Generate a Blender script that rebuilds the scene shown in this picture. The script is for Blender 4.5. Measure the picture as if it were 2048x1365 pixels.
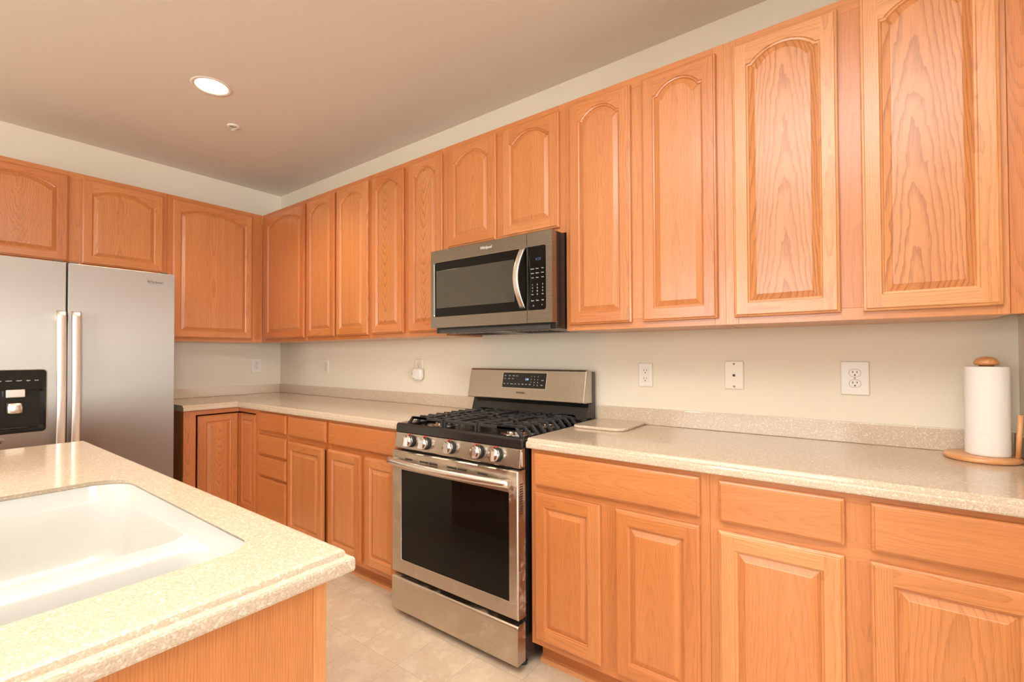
import bpy, bmesh, math, random
from mathutils import Vector, Matrix
from mathutils.geometry import tessellate_polygon
random.seed(7)
for o in list(bpy.data.objects): bpy.data.objects.remove(o)
SC = bpy.context.scene
COL = SC.collection
PI = math.pi

# ------------------------------------------------------------ camera
cam = bpy.data.cameras.new('camera'); camo = bpy.data.objects.new('camera', cam); COL.objects.link(camo)
SC.camera = camo
F_PX = 937.16
cam.sensor_width = 36.0; cam.sensor_fit = 'HORIZONTAL'
cam.lens = 36.0*F_PX/2048.0
cam.shift_y = 14.31/2048.0
cam.clip_start = 0.02
YAW, PIT, ROL = 0.640895, 0.014475, -0.003608
fw = Vector((-math.sin(YAW)*math.cos(PIT), math.cos(YAW)*math.cos(PIT), math.sin(PIT)))
rt = Vector((math.cos(YAW), math.sin(YAW), 0)); up = rt.cross(fw)
r2 = rt*math.cos(ROL)+up*math.sin(ROL); u2 = up*math.cos(ROL)-rt*math.sin(ROL)
M = Matrix((r2, u2, -fw)).transposed().to_4x4(); M.translation = Vector((4.23988, -2.157946, 1.244055))
camo.matrix_world = M

# ------------------------------------------------------------ world, lights, exposure
SC.view_settings.view_transform = 'Standard'; SC.view_settings.look = 'None'
SC.view_settings.gamma = 1.0; SC.view_settings.use_curve_mapping = False
SC.view_settings.exposure = -0.08
W = bpy.data.worlds.new('world'); SC.world = W; W.use_nodes = True
bgn = W.node_tree.nodes['Background']; bgn.inputs[0].default_value = (.75, .86, 1, 1); bgn.inputs[1].default_value = 1.2

def light(name, kind, loc, target, energy, color, **kw):
    d = bpy.data.lights.new(name, kind); d.energy = energy; d.color = color
    for k, v in kw.items(): setattr(d, k, v)
    o = bpy.data.objects.new(name, d); COL.objects.link(o); o.location = loc
    dr = Vector(target)-Vector(loc)
    o.rotation_euler = dr.to_track_quat('-Z', 'Y').to_euler()
    return o
WARM = (1.0, .80, .58)
# photographer's flash, turned up to bounce off the ceiling
light('flash_bounce', 'SPOT', (4.25, -2.3, 1.45), (4.08, -2.3, 2.7), 894.4, (.94, 1, 1.1), spot_size=math.radians(108), spot_blend=1.0, shadow_soft_size=.05)
# daylight added through an unseen, made-up window behind the camera
light('added_back_daylight', 'AREA', (3.0, -5.3, 1.55), (3.0, 0, 1.3), 82.4, (1, 1, 1), shape='RECTANGLE', size=2.2, size_y=1.5)
# daylight from the adjoining room's unseen window, added to light the left side
light('added_right_daylight', 'AREA', (11.95, -4.2, 1.25), (0, -2.6, 1.15), 374.0, (1, 1, 1), shape='RECTANGLE', size=2.4, size_y=1.7)
CANS = [(1.444, -1.114), (2.9, -2.1), (1.444, -3.1), (3.25, -3.1)]  # only the first is seen; the rest are added to light the room

# ------------------------------------------------------------ material helpers
def mat(name):
    m = bpy.data.materials.new(name); m.use_nodes = True
    nt = m.node_tree
    for n in list(nt.nodes): nt.nodes.remove(n)
    out = nt.nodes.new('ShaderNodeOutputMaterial'); b = nt.nodes.new('ShaderNodeBsdfPrincipled')
    nt.links.new(b.outputs[0], out.inputs[0])
    return m, nt, b
def simple(name, col, rough=.5, metal=0.0, spec=.5, emit=None, es=0):
    m, nt, b = mat(name)
    b.inputs['Base Color'].default_value = (*col, 1); b.inputs['Roughness'].default_value = rough
    b.inputs['Metallic'].default_value = metal; b.inputs['Specular IOR Level'].default_value = spec
    if emit: b.inputs['Emission Color'].default_value = (*emit, 1); b.inputs['Emission Strength'].default_value = es
    return m
class NT:
    def __init__(s, nt): s.nt = nt
    def n(s, t, **kw):
        x = s.nt.nodes.new(t)
        for k, v in kw.items(): setattr(x, k, v)
        return x
    def l(s, a, b): s.nt.links.new(a, b)
    def val(s, x, inp):
        if isinstance(x, (int, float)): inp.default_value = x
        else: s.l(x, inp)
    def m(s, op, a, b=None, c=None, clamp=False):
        x = s.n('ShaderNodeMath', operation=op); x.use_clamp = clamp
        s.val(a, x.inputs[0])
        if b is not None: s.val(b, x.inputs[1])
        if c is not None: s.val(c, x.inputs[2])
        return x.outputs[0]
    def vec(s, x, y, z):
        c = s.n('ShaderNodeCombineXYZ'); s.val(x, c.inputs[0]); s.val(y, c.inputs[1]); s.val(z, c.inputs[2]); return c.outputs[0]
    def noise(s, v, scale=1.0, detail=2.0, rough=.5):
        x = s.n('ShaderNodeTexNoise'); s.l(v, x.inputs['Vector']); x.inputs['Scale'].default_value = scale
        x.inputs['Detail'].default_value = detail; x.inputs['Roughness'].default_value = rough; return x.outputs[0]
    def mix(s, f, a, b, blend='MIX'):
        x = s.n('ShaderNodeMix', data_type='RGBA', blend_type=blend); s.val(f, x.inputs[0])
        for q, i in ((a, 6), (b, 7)):
            if isinstance(q, tuple): x.inputs[i].default_value = (*q, 1)
            else: s.l(q, x.inputs[i])
        return x.outputs[2]
    def rng(s, v, a, b, c=0., d=1.):
        x = s.n('ShaderNodeMapRange'); s.l(v, x.inputs[0])
        for i, q in enumerate((a, b, c, d)): x.inputs[1+i].default_value = q
        return x.outputs[0]

def make_oak():
    m, nt, b = mat('honey_oak'); k = NT(nt)
    def uv(nm):
        x = k.n('ShaderNodeUVMap', uv_map=nm); sp = k.n('ShaderNodeSeparateXYZ'); k.l(x.outputs[0], sp.inputs[0]); return sp.outputs[0], sp.outputs[1]
    u, v = uv('grain'); seed, slope = uv('board'); tone, con = uv('tint'); freq, zig = uv('figure')
    s13 = k.m('MULTIPLY', seed, 13.7)
    off = k.m('MULTIPLY', k.m('SUBTRACT', k.noise(k.vec(s13, .5, .5), 1, 0), .5), .16)
    uc = k.m('ADD', u, off)
    n1 = k.noise(k.vec(k.m('MULTIPLY', u, 5.), k.m('MULTIPLY', v, 1.6), s13), 1, 2.5, .5)
    n2 = k.noise(k.vec(k.m('MULTIPLY', u, 38.), k.m('MULTIPLY', v, 9.), s13), 1, 2, .6)
    D = .045
    r = k.m('SQRT', k.m('ADD', k.m('MULTIPLY', uc, uc), D*D))
    t = k.m('SUBTRACT', r, k.m('MULTIPLY', slope, v))
    t = k.m('ADD', t, k.m('MULTIPLY', k.m('SUBTRACT', n1, .5), .040))
    t = k.m('ADD', t, k.m('MULTIPLY', k.m('MULTIPLY', k.m('SUBTRACT', n2, .5), .007), zig))
    idx = k.m('MULTIPLY', t, freq)
    fr = k.m('FRACT', idx)
    line = k.m('MULTIPLY', k.rng(fr, .35, .93), k.rng(fr, 1.0, .94))
    line = k.m('POWER', k.m('MAXIMUM', line, 0.0), 1.7)
    pores = k.noise(k.vec(k.m('MULTIPLY', u, 620.), k.m('MULTIPLY', v, 16.), s13), 1, 1.5, .6)
    pores2 = k.rng(pores, .42, .68)
    ln = k.m('MULTIPLY', line, k.m('ADD', .55, k.m('MULTIPLY', pores2, .75)), clamp=True)
    light_c = k.mix(tone, (.55, .155, .030), (.80, .385, .15))  # deep low end also bakes in bounced light on the left cabinets
    dark_c = k.mix(tone, (.33, .088, .021), (.49, .20, .064))
    streak = k.noise(k.vec(k.m('MULTIPLY', u, 24.), k.m('MULTIPLY', v, .9), k.m('ADD', s13, 5.)), 1, 2, .55)
    base = k.mix(k.m('MULTIPLY', k.rng(streak, .3, .75), .36), light_c, dark_c)
    base = k.mix(k.m('MULTIPLY', k.rng(pores, .46, .70), .34), base, dark_c)
    colr = k.mix(k.m('MULTIPLY', ln, con), base, dark_c)
    k.l(colr, b.inputs['Base Color'])
    b.inputs['Roughness'].default_value = .36
    b.inputs['Specular IOR Level'].default_value = .45
    b.inputs['Coat Weight'].default_value = .6; b.inputs['Coat Roughness'].default_value = .24
    bp = k.n('ShaderNodeBump'); bp.inputs['Strength'].default_value = .12; bp.inputs['Distance'].default_value = .0006
    k.l(k.m('SUBTRACT', 1.0, k.m('MULTIPLY', ln, con)), bp.inputs['Height']); k.l(bp.outputs[0], b.inputs['Normal'])
    return m
OAK = make_oak()

def make_solid_surface():
    m, nt, b = mat('speckled_solid_surface'); k = NT(nt)
    co = k.n('ShaderNodeNewGeometry').outputs['Position']
    v1 = k.n('ShaderNodeTexVoronoi'); k.l(co, v1.inputs['Vector']); v1.inputs['Scale'].default_value = 480
    sp = k.n('ShaderNodeSeparateColor'); k.l(v1.outputs['Color'], sp.inputs[0])
    v2 = k.n('ShaderNodeTexVoronoi'); k.l(co, v2.inputs['Vector']); v2.inputs['Scale'].default_value = 260
    sp2 = k.n('ShaderNodeSeparateColor'); k.l(v2.outputs['Color'], sp2.inputs[0])
    n = k.noise(co, 300, 3, .6)
    c = k.mix(k.rng(n, .35, .65), (.54, .42, .30), (.62, .497, .37))
    c = k.mix(k.m('MULTIPLY', k.m('GREATER_THAN', sp.outputs[0], .80), .5), c, (.74, .635, .50))
    c = k.mix(k.m('MULTIPLY', k.m('LESS_THAN', sp.outputs[1], .2), .35), c, (.42, .31, .195))
    c = k.mix(k.m('MULTIPLY', k.m('GREATER_THAN', sp2.outputs[0], .90), .6), c, (.78, .69, .56))
    k.l(c, b.inputs['Base Color']); b.inputs['Roughness'].default_value = .1; b.inputs['Specular IOR Level'].default_value = .5
    return m
STONE = make_solid_surface()

def make_steel(name, col, rough=.27, dirt=0.0, axis=2, aniso=0.):
    m, nt, b = mat(name); k = NT(nt)
    tc = k.n('ShaderNodeTexCoord').outputs['Object']
    mp = k.n('ShaderNodeMapping'); k.l(tc, mp.inputs[0])
    sc = [1400., 1400., 1400.]; sc[axis] = 6.; mp.inputs['Scale'].default_value = sc
    n = k.noise(mp.outputs[0], 1, 2, .6)
    k.l(k.rng(n, .2, .8, rough-.02, rough+.03), b.inputs['Roughness'])
    c = k.mix(k.rng(n, .3, .7), tuple(x*.975 for x in col), col)
    if aniso:
        b.inputs['Anisotropic'].default_value = aniso
        tg = k.n('ShaderNodeTangent', direction_type='RADIAL', axis='Z'); k.l(tg.outputs[0], b.inputs['Tangent'])
    if dirt:
        d = k.noise(tc, 9, 5, .65); d2 = k.noise(tc, 60, 4, .7)
        f = k.m('MULTIPLY', k.rng(d, .50, .62), k.rng(d2, .36, .56))
        f = k.m('MULTIPLY', f, dirt, clamp=True)
        c = k.mix(f, c, (.50, .36, .22))
        k.l(k.m('SUBTRACT', 1.0, k.m('MULTIPLY', f, .75)), b.inputs['Metallic'])
    else: b.inputs['Metallic'].default_value = 1.0
    k.l(c, b.inputs['Base Color'])
    return m
STEEL = make_steel('brushed_steel', (.50, .445, .385))
STEEL_F = make_steel('brushed_steel_fridge', (.36, .325, .285), .42, 0, 2, .85)
STEEL_D = make_steel('smudged_steel', (.56, .50, .435), .3, .9)
STEEL_M = make_steel('brushed_steel_smoky', (.31, .272, .23), .27, 0, 0)
CHROME = simple('satin_chrome', (.78, .76, .73), .18, 1)
HANDLE = make_steel('handle_steel', (.84, .80, .75), .3, 0, 2)
BLACK_G = simple('black_gloss', (.012, .011, .010), .09, 0, .5)
BLACK_GLASS = simple('black_glass', (.006, .005, .004), .035, 0, .22)
BLACK_E = simple('black_enamel', (.016, .014, .013), .2, 0, .5)
BLACK_M = simple('black_matte', (.02, .019, .018), .55)
IRON = simple('cast_iron', (.028, .026, .026), .42, 0, .5)
GREY_D = simple('dark_grey_paint', (.06, .055, .05), .4)
MESHW = simple('microwave_window_mesh', (.06, .051, .036), .12, 0, .5)
WHITE_P = simple('white_plastic', (.82, .775, .69), .3)
IVORY = simple('ivory_plastic', (.80, .72, .58), .35)
GROOVE = simple('tan_groove', (.34, .26, .17), .6)
SLOT = simple('dark_slot', (.03, .025, .02), .6)
RED = simple('red_marking', (.75, .03, .025), .4)
PRINT_W = simple('pale_print', (.62, .61, .58), .5)
PRINT_D = simple('dark_print', (.05, .045, .04), .4)
GLOW_B = simple('blue_digits', (.1, .2, .4), .4, emit=(.35, .62, 1.0), es=1.6)
GLOW_DIM = simple('dim_blue_digits', (.03, .05, .09), .4, emit=(.25, .40, .8), es=.22)
SINKW = simple('white_sink', (.60, .595, .555), .14, 0, .5)
SCREW = simple('screw_metal', (.5, .46, .4), .35, 1)
BULB = simple('lamp_glow', (1, .9, .75), .5, emit=(1, .88, .68), es=14)
TRIMW = simple('white_trim', (.86, .83, .77), .35)
GROUT_D = simple('dark_gap', (.02, .014, .01), .8)

def make_paint(name, col, rough=.75):
    m, nt, b = mat(name); k = NT(nt)
    co = k.n('ShaderNodeNewGeometry').outputs['Position']
    n = k.noise(co, 1.3, 2, .5)
    k.l(k.mix(k.rng(n, .3, .7), tuple(x*.985 for x in col), col), b.inputs['Base Color'])
    b.inputs['Roughness'].default_value = rough; b.inputs['Specular IOR Level'].default_value = .25
    bp = k.n('ShaderNodeBump'); bp.inputs['Strength'].default_value = .05; bp.inputs['Distance'].default_value = .001
    k.l(k.noise(co, 160, 2, .5), bp.inputs['Height']); k.l(bp.outputs[0], b.inputs['Normal'])
    return m
WALLP = make_paint('cream_wall_paint', (.80, .725, .585))
CEILP = make_paint('ceiling_paint', (.80, .74, .655), .85)

def make_floor():
    m, nt, b = mat('marbled_vinyl_tile'); k = NT(nt)
    co = k.n('ShaderNodeNewGeometry').outputs['Position']
    sp = k.n('ShaderNodeSeparateXYZ'); k.l(co, sp.inputs[0])
    T = .2283
    tx = k.m('DIVIDE', k.m('SUBTRACT', sp.outputs[0], 2.273), T); ty = k.m('DIVIDE', k.m('ADD', sp.outputs[1], .686), T)
    def edge(t):
        f = k.m('FRACT', t); return k.m('MINIMUM', f, k.m('SUBTRACT', 1.0, f))
    e = k.m('MINIMUM', edge(tx), edge(ty))
    seam = k.rng(e, .003, .009, 1, 0)
    cell = k.vec(k.m('MULTIPLY', k.m('FLOOR', tx), 3.71), k.m('MULTIPLY', k.m('FLOOR', ty), 5.13), 0.)
    ad = k.n('ShaderNodeVectorMath', operation='ADD'); k.l(co, ad.inputs[0]); k.l(cell, ad.inputs[1])
    n1 = k.noise(ad.outputs[0], 9, 5, .62); n2 = k.noise(ad.outputs[0], 26, 5, .7)
    vein = k.rng(k.m('ABSOLUTE', k.m('SUBTRACT', n1, .5)), 0., .035, 1, 0)
    c = k.mix(k.rng(n1, .3, .7), (.60, .47, .33), (.74, .62, .47))
    c = k.mix(k.m('MULTIPLY', k.rng(n2, .45, .75), .4), c, (.55, .44, .32))
    c = k.mix(k.m('MULTIPLY', vein, .22), c, (.42, .32, .22))
    c = k.mix(k.m('MULTIPLY', seam, .42), c, (.34, .26, .18))
    k.l(c, b.inputs['Base Color']); b.inputs['Roughness'].default_value = .32; b.inputs['Specular IOR Level'].default_value = .4
    bp = k.n('ShaderNodeBump'); bp.inputs['Strength'].default_value = .3; bp.inputs['Distance'].default_value = .001
    k.l(k.m('SUBTRACT', 1.0, seam), bp.inputs['Height']); k.l(bp.outputs[0], b.inputs['Normal'])
    return m
FLOORM = make_floor()
WOODFLOOR = simple('brown_wood_floor', (.10, .05, .025), .35)
def make_paper():
    m, nt, b = mat('embossed_paper'); k = NT(nt)
    co = k.n('ShaderNodeTexCoord').outputs['Object']
    b.inputs['Base Color'].default_value = (.86, .82, .75, 1); b.inputs['Roughness'].default_value = .9
    b.inputs['Specular IOR Level'].default_value = .1
    v = k.n('ShaderNodeTexVoronoi'); k.l(co, v.inputs['Vector']); v.inputs['Scale'].default_value = 110
    bp = k.n('ShaderNodeBump'); bp.inputs['Strength'].default_value = .25; bp.inputs['Distance'].default_value = .0015
    k.l(v.outputs['Distance'], bp.inputs['Height']); k.l(bp.outputs[0], b.inputs['Normal'])
    return m
PAPER = make_paper()

# ------------------------------------------------------------ object helpers
def link(name, me, parent=None):
    o = bpy.data.objects.new(name, me); COL.objects.link(o)
    if parent: o.parent = parent
    return o
def thing(name, label, cat, loc=(0, 0, 0), rotz=0., group=None):
    o = bpy.data.objects.new(name, None); COL.objects.link(o); o.location = loc; o.rotation_euler = (0, 0, rotz)
    o.empty_display_size = .1
    o['label'] = label; o['category'] = cat
    if group: o['group'] = group
    return o
def tag(o, label, cat, group=None):
    o['label'] = label; o['category'] = cat
    if group: o['group'] = group
    return o
class B:
    """mesh builder; boards carry their own grain coordinates"""
    def __init__(s):
        s.bm = bmesh.new()
        s.g = s.bm.loops.layers.uv.new('grain'); s.b = s.bm.loops.layers.uv.new('board'); s.t = s.bm.loops.layers.uv.new('tint'); s.f = s.bm.loops.layers.uv.new('figure')
        s.mats = []
    def mi(s, m):
        if m not in s.mats: s.mats.append(m)
        return s.mats.index(m)
    def face(s, vs, m, smooth=False):
        try: f = s.bm.faces.new(vs)
        except ValueError: return None
        f.material_index = s.mi(m); f.smooth = smooth; return f
    def v(s, p): return s.bm.verts.new(p)
    def board(s, faces, along, seed=None, slope=.004, tone=.5, con=.6, center=None, freq=170., zig=1.):
        """along: 0 x, 1 y, 2 z"""
        seed = random.random()*9 if seed is None else seed
        fs = [f for f in faces if f]
        if not fs: return
        if center is None:
            ps = [v.co for f in fs for v in f.verts]
            center = [(min(p[i] for p in ps)+max(p[i] for p in ps))/2 for i in range(3)]
        oth = [i for i in range(3) if i != along]
        for f in fs:
            for l in f.loops:
                p = l.vert.co
                l[s.g].uv = (sum(p[i]-center[i] for i in oth), p[along]-center[along])
                l[s.b].uv = (seed, slope); l[s.t].uv = (tone, con); l[s.f].uv = (freq, zig)
    def box(s, x0, x1, y0, y1, z0, z1, m, bev=0., seg=2):
        before = set(s.bm.faces)
        vs = [s.v((x, y, z)) for x in (x0, x1) for y in (y0, y1) for z in (z0, z1)]
        q = [(0, 1, 3, 2), (4, 6, 7, 5), (0, 4, 5, 1), (2, 3, 7, 6), (0, 2, 6, 4), (1, 5, 7, 3)]
        fs = [s.face([vs[i] for i in a], m) for a in q]
        if bev > 0:
            es = list({e for f in fs for e in f.edges})
            r = bmesh.ops.bevel(s.bm, geom=es, offset=bev, segments=seg, profile=.5, affect='EDGES', clamp_overlap=True, material=s.mi(m))
            fs = [f for f in s.bm.faces if f not in before]
        return fs
    def wood(s, x0, x1, y0, y1, z0, z1, along, bev=.0012, **kw):
        fs = s.box(x0, x1, y0, y1, z0, z1, OAK, bev, 1); s.board(fs, along, **kw); return fs
    def ring(s, pts): return [s.v(p) for p in pts]
    def loft(s, rings, m, closed=True, smooth=True, cap0=False, cap1=False):
        fs = []
        for a, b in zip(rings[:-1], rings[1:]):
            n = len(a)
            for i in range(n if closed else n-1):
                j = (i+1) % n
                fs.append(s.face([a[i], a[j], b[j], b[i]], m, smooth))
        if cap0: fs.append(s.face(list(reversed(rings[0])), m))
        if cap1: fs.append(s.face(list(rings[-1]), m))
        return fs
    def lathe(s, prof, m, c=(0, 0, 0), axis='z', n=32, smooth=True, caps=True):
        rings = []
        for r, h in prof:
            pts = []
            for i in range(n):
                a = 2*PI*i/n
                if axis == 'z': p = (c[0]+r*math.cos(a), c[1]+r*math.sin(a), c[2]+h)
                elif axis == 'y': p = (c[0]+r*math.cos(a), c[1]+h, c[2]+r*math.sin(a))
                else: p = (c[0]+h, c[1]+r*math.cos(a), c[2]+r*math.sin(a))
                pts.append(p)
            rings.append(s.ring(pts))
        return s.loft(rings, m, True, smooth, caps and prof[0][0] > 1e-6, caps and prof[-1][0] > 1e-6)
    def tube(s, path, r, m, n=10, caps=True, sy=1.0, smooth=True, upv=(0, 0, 1)):
        P = [Vector(p) for p in path]; rings = []
        for i, p in enumerate(P):
            d = (P[min(i+1, len(P)-1)]-P[max(i-1, 0)]).normalized()
            a = Vector(upv)
            if abs(a.dot(d)) > .95: a = Vector((1, 0, 0)) if abs(d.x) < .9 else Vector((0, 1, 0))
            x = d.cross(a).normalized(); y = x.cross(d).normalized()
            rr = r[i] if isinstance(r, (list, tuple)) else r
            rings.append(s.ring([p+x*rr*math.cos(2*PI*k/n)+y*rr*sy*math.sin(2*PI*k/n) for k in range(n)]))
        return s.loft(rings, m, True, smooth, caps, caps)
    def bar(s, p, q, w, h, m):
        """square bar between two points, w across, h high"""
        p, q = Vector(p), Vector(q); d = (q-p).normalized(); a = Vector((0, 0, 1))
        if abs(a.dot(d)) > .95: a = Vector((0, 1, 0))
        x = d.cross(a).normalized()*w/2; y = x.cross(d).normalized()*h/2
        A = s.ring([p-x-y, p+x-y, p+x+y, p-x+y]); Bq = s.ring([q-x-y, q+x-y, q+x+y, q-x+y])
        return s.loft([A, Bq], m, True, False, True, True)
    def fill(s, loops, m, smooth=False):
        """planar fill of vertex loops (first outer, rest holes)"""
        lists = [[v.co.copy() for v in l] for l in loops]; flat = [v for l in loops for v in l]
        fs = []
        for t in tessellate_polygon(lists):
            fs.append(s.face([flat[i] for i in t], m, smooth))
        return fs
    def add_mesh(s, me, mtx, m):
        vs = [s.v(mtx @ v.co) for v in me.vertices]
        for p in me.polygons: s.face([vs[i] for i in p.vertices], m)
    def done(s, name, parent=None, recalc=True, bevel=0.):
        if recalc: bmesh.ops.recalc_face_normals(s.bm, faces=s.bm.faces)
        me = bpy.data.meshes.new(name); s.bm.to_mesh(me); s.bm.free()
        for m in s.mats: me.materials.append(m)
        o = link(name, me, parent)
        if bevel:
            md = o.modifiers.new('bevel', 'BEVEL'); md.width = bevel; md.segments = 2; md.limit_method = 'ANGLE'; md.angle_limit = math.radians(40)
        return o
def lettering(items, m, name, parent, y=0., ext=.0004, plane='xz'):
    """items: (text, size, x centre, z centre [, x squeeze [, shear]]) on a front facing -y"""
    b = B()
    for it in items:
        txt, size, x, z = it[:4]; sq = it[4] if len(it) > 4 else 1.; sh = it[5] if len(it) > 5 else 0.
        cu = bpy.data.curves.new('lettering_curve', 'FONT'); cu.body = txt; cu.size = size; cu.align_x = 'CENTER'; cu.align_y = 'CENTER'; cu.extrude = ext; cu.shear = sh
        cu.resolution_u = 3
        t = bpy.data.objects.new('lettering_curve', cu); COL.objects.link(t)
        dg = bpy.context.evaluated_depsgraph_get()
        me = bpy.data.meshes.new_from_object(t.evaluated_get(dg))
        mt = Matrix.Translation((x, y, z)) @ Matrix.Rotation(PI/2, 4, 'X') @ Matrix.Diagonal((sq, 1, 1, 1))
        b.add_mesh(me, mt, m)
        bpy.data.objects.remove(t); bpy.data.meshes.remove(me); bpy.data.curves.remove(cu)
    return b.done(name, parent)
def rrect(x0, x1, y0, y1, r, n=6):
    """rounded rectangle points, counter-clockwise; r one radius or four (x1y0, x1y1, x0y1, x0y0)"""
    rs = r if isinstance(r, (list, tuple)) else (r,)*4
    out = []
    for (cx, cy, a0, q) in ((x1-rs[0], y0+rs[0], -PI/2, rs[0]), (x1-rs[1], y1-rs[1], 0, rs[1]), (x0+rs[2], y1-rs[2], PI/2, rs[2]), (x0+rs[3], y0+rs[3], PI, rs[3])):
        for i in range(n+1):
            a = a0+PI/2*i/n; out.append((cx+q*math.cos(a), cy+q*math.sin(a)))
    return out

# ------------------------------------------------------------ the room
def struct(o): o['kind'] = 'structure'; return o
XR, YB, H = 4.64, -5.4, 2.70
b = B(); b.box(-.12, XR+.12, YB-.12, .12, -.1, 0, FLOORM); struct(b.done('floor'))
b = B(); b.box(-.12, XR+.12, 0, .12, 0, H+.12, WALLP); struct(b.done('wall_back'))
b = B(); b.box(-.12, 0, YB-.12, 0, 0, H+.12, WALLP); struct(b.done('wall_left'))
VY0, VY1 = -3.7, -.80
b = B(); b.box(XR, XR+.12, VY1, 0, 0, H+.12, WALLP); b.box(XR, XR+.12, YB-.12, VY0, 0, H+.12, WALLP); struct(b.done('wall_right'))
# unseen adjoining room, inferred from reflections; its window is placed for light
XF, YN, YS = 12.1, .6, -6.2
b = B(); b.box(XR+.12, XF, YS, YN, -.1, 0, WOODFLOOR); b.box(XR, XR+.12, VY0, VY1, -.1, .001, WOODFLOOR); struct(b.done('floor'))
b = B(); b.box(XR+.12, XF, YS, YN, H, H+.1, CEILP); b.box(XR, XR+.12, VY0, VY1, H, H+.1, CEILP); struct(b.done('ceiling'))
b = B(); b.box(XR+.12, XF, YN, YN+.1, 0, H, WALLP); struct(b.done('wall_far_side'))
b = B(); b.box(XR+.12, XF, YS-.1, YS, 0, H, WALLP); struct(b.done('wall_near_side'))
b = B(); QY0, QY1, QZ0, QZ1 = -5.5, -2.9, .35, 2.15
b.box(XF, XF+.1, YS, YN, 0, QZ0, WALLP); b.box(XF, XF+.1, YS, YN, QZ1, H, WALLP); b.box(XF, XF+.1, YS, QY0, QZ0, QZ1, WALLP); b.box(XF, XF+.1, QY1, YN, QZ0, QZ1, WALLP); struct(b.done('wall_far_right'))
b = B()
for y in (QY0, -4.23, QY1-.06): b.box(XF+.02, XF+.08, y, y+.06, QZ0, QZ1, TRIMW)
for z in (QZ0, QZ1-.06): b.box(XF+.022, XF+.078, QY0, QY1, z, z+.06, TRIMW)
struct(b.done('added_window_2'))  # unseen frame added around the right-hand daylight
WX0, WX1, WZ0, WZ1 = 1.8, 4.2, .75, 2.25
b = B()
b.box(0, XR, YB-.12, YB, 0, WZ0, WALLP); b.box(0, XR, YB-.12, YB, WZ1, H+.12, WALLP)
b.box(0, WX0, YB-.12, YB, WZ0, WZ1, WALLP); b.box(WX1, XR, YB-.12, YB, WZ0, WZ1, WALLP); struct(b.done('wall_front'))
b = B()
for x in (WX0, (WX0+WX1)/2-.03, WX1-.06): b.box(x, x+.06, YB-.09, YB-.03, WZ0, WZ1, TRIMW)
for z in (WZ0, (WZ0+WZ1)/2-.02, WZ1-.06): b.box(WX0, WX1, YB-.088, YB-.032, z, z+.06, TRIMW)
struct(b.done('added_window_1'))  # added window frame, never in view, around the back daylight
# ceiling with openings for the cans
b = B()
def circ(cx, cy, r, z, n=40): return [(cx+r*math.cos(2*PI*i/n), cy+r*math.sin(2*PI*i/n), z) for i in range(n)]
outer = b.ring([(0, YB, H), (XR, YB, H), (XR, 0, H), (0, 0, H)])
holes = [b.ring(circ(x, y, .080, H)) for x, y in CANS]
b.fill([outer]+holes, CEILP)
for h in holes:
    t = b.ring([(v.co.x, v.co.y, H+.15) for v in h]); b.loft([h, t], CEILP, smooth=False)
struct(b.done('ceiling', recalc=False))
b = B(); b.box(0, XR, YB, 0, H+.16, H+.2, CEILP); struct(b.done('trim_1'))

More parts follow.
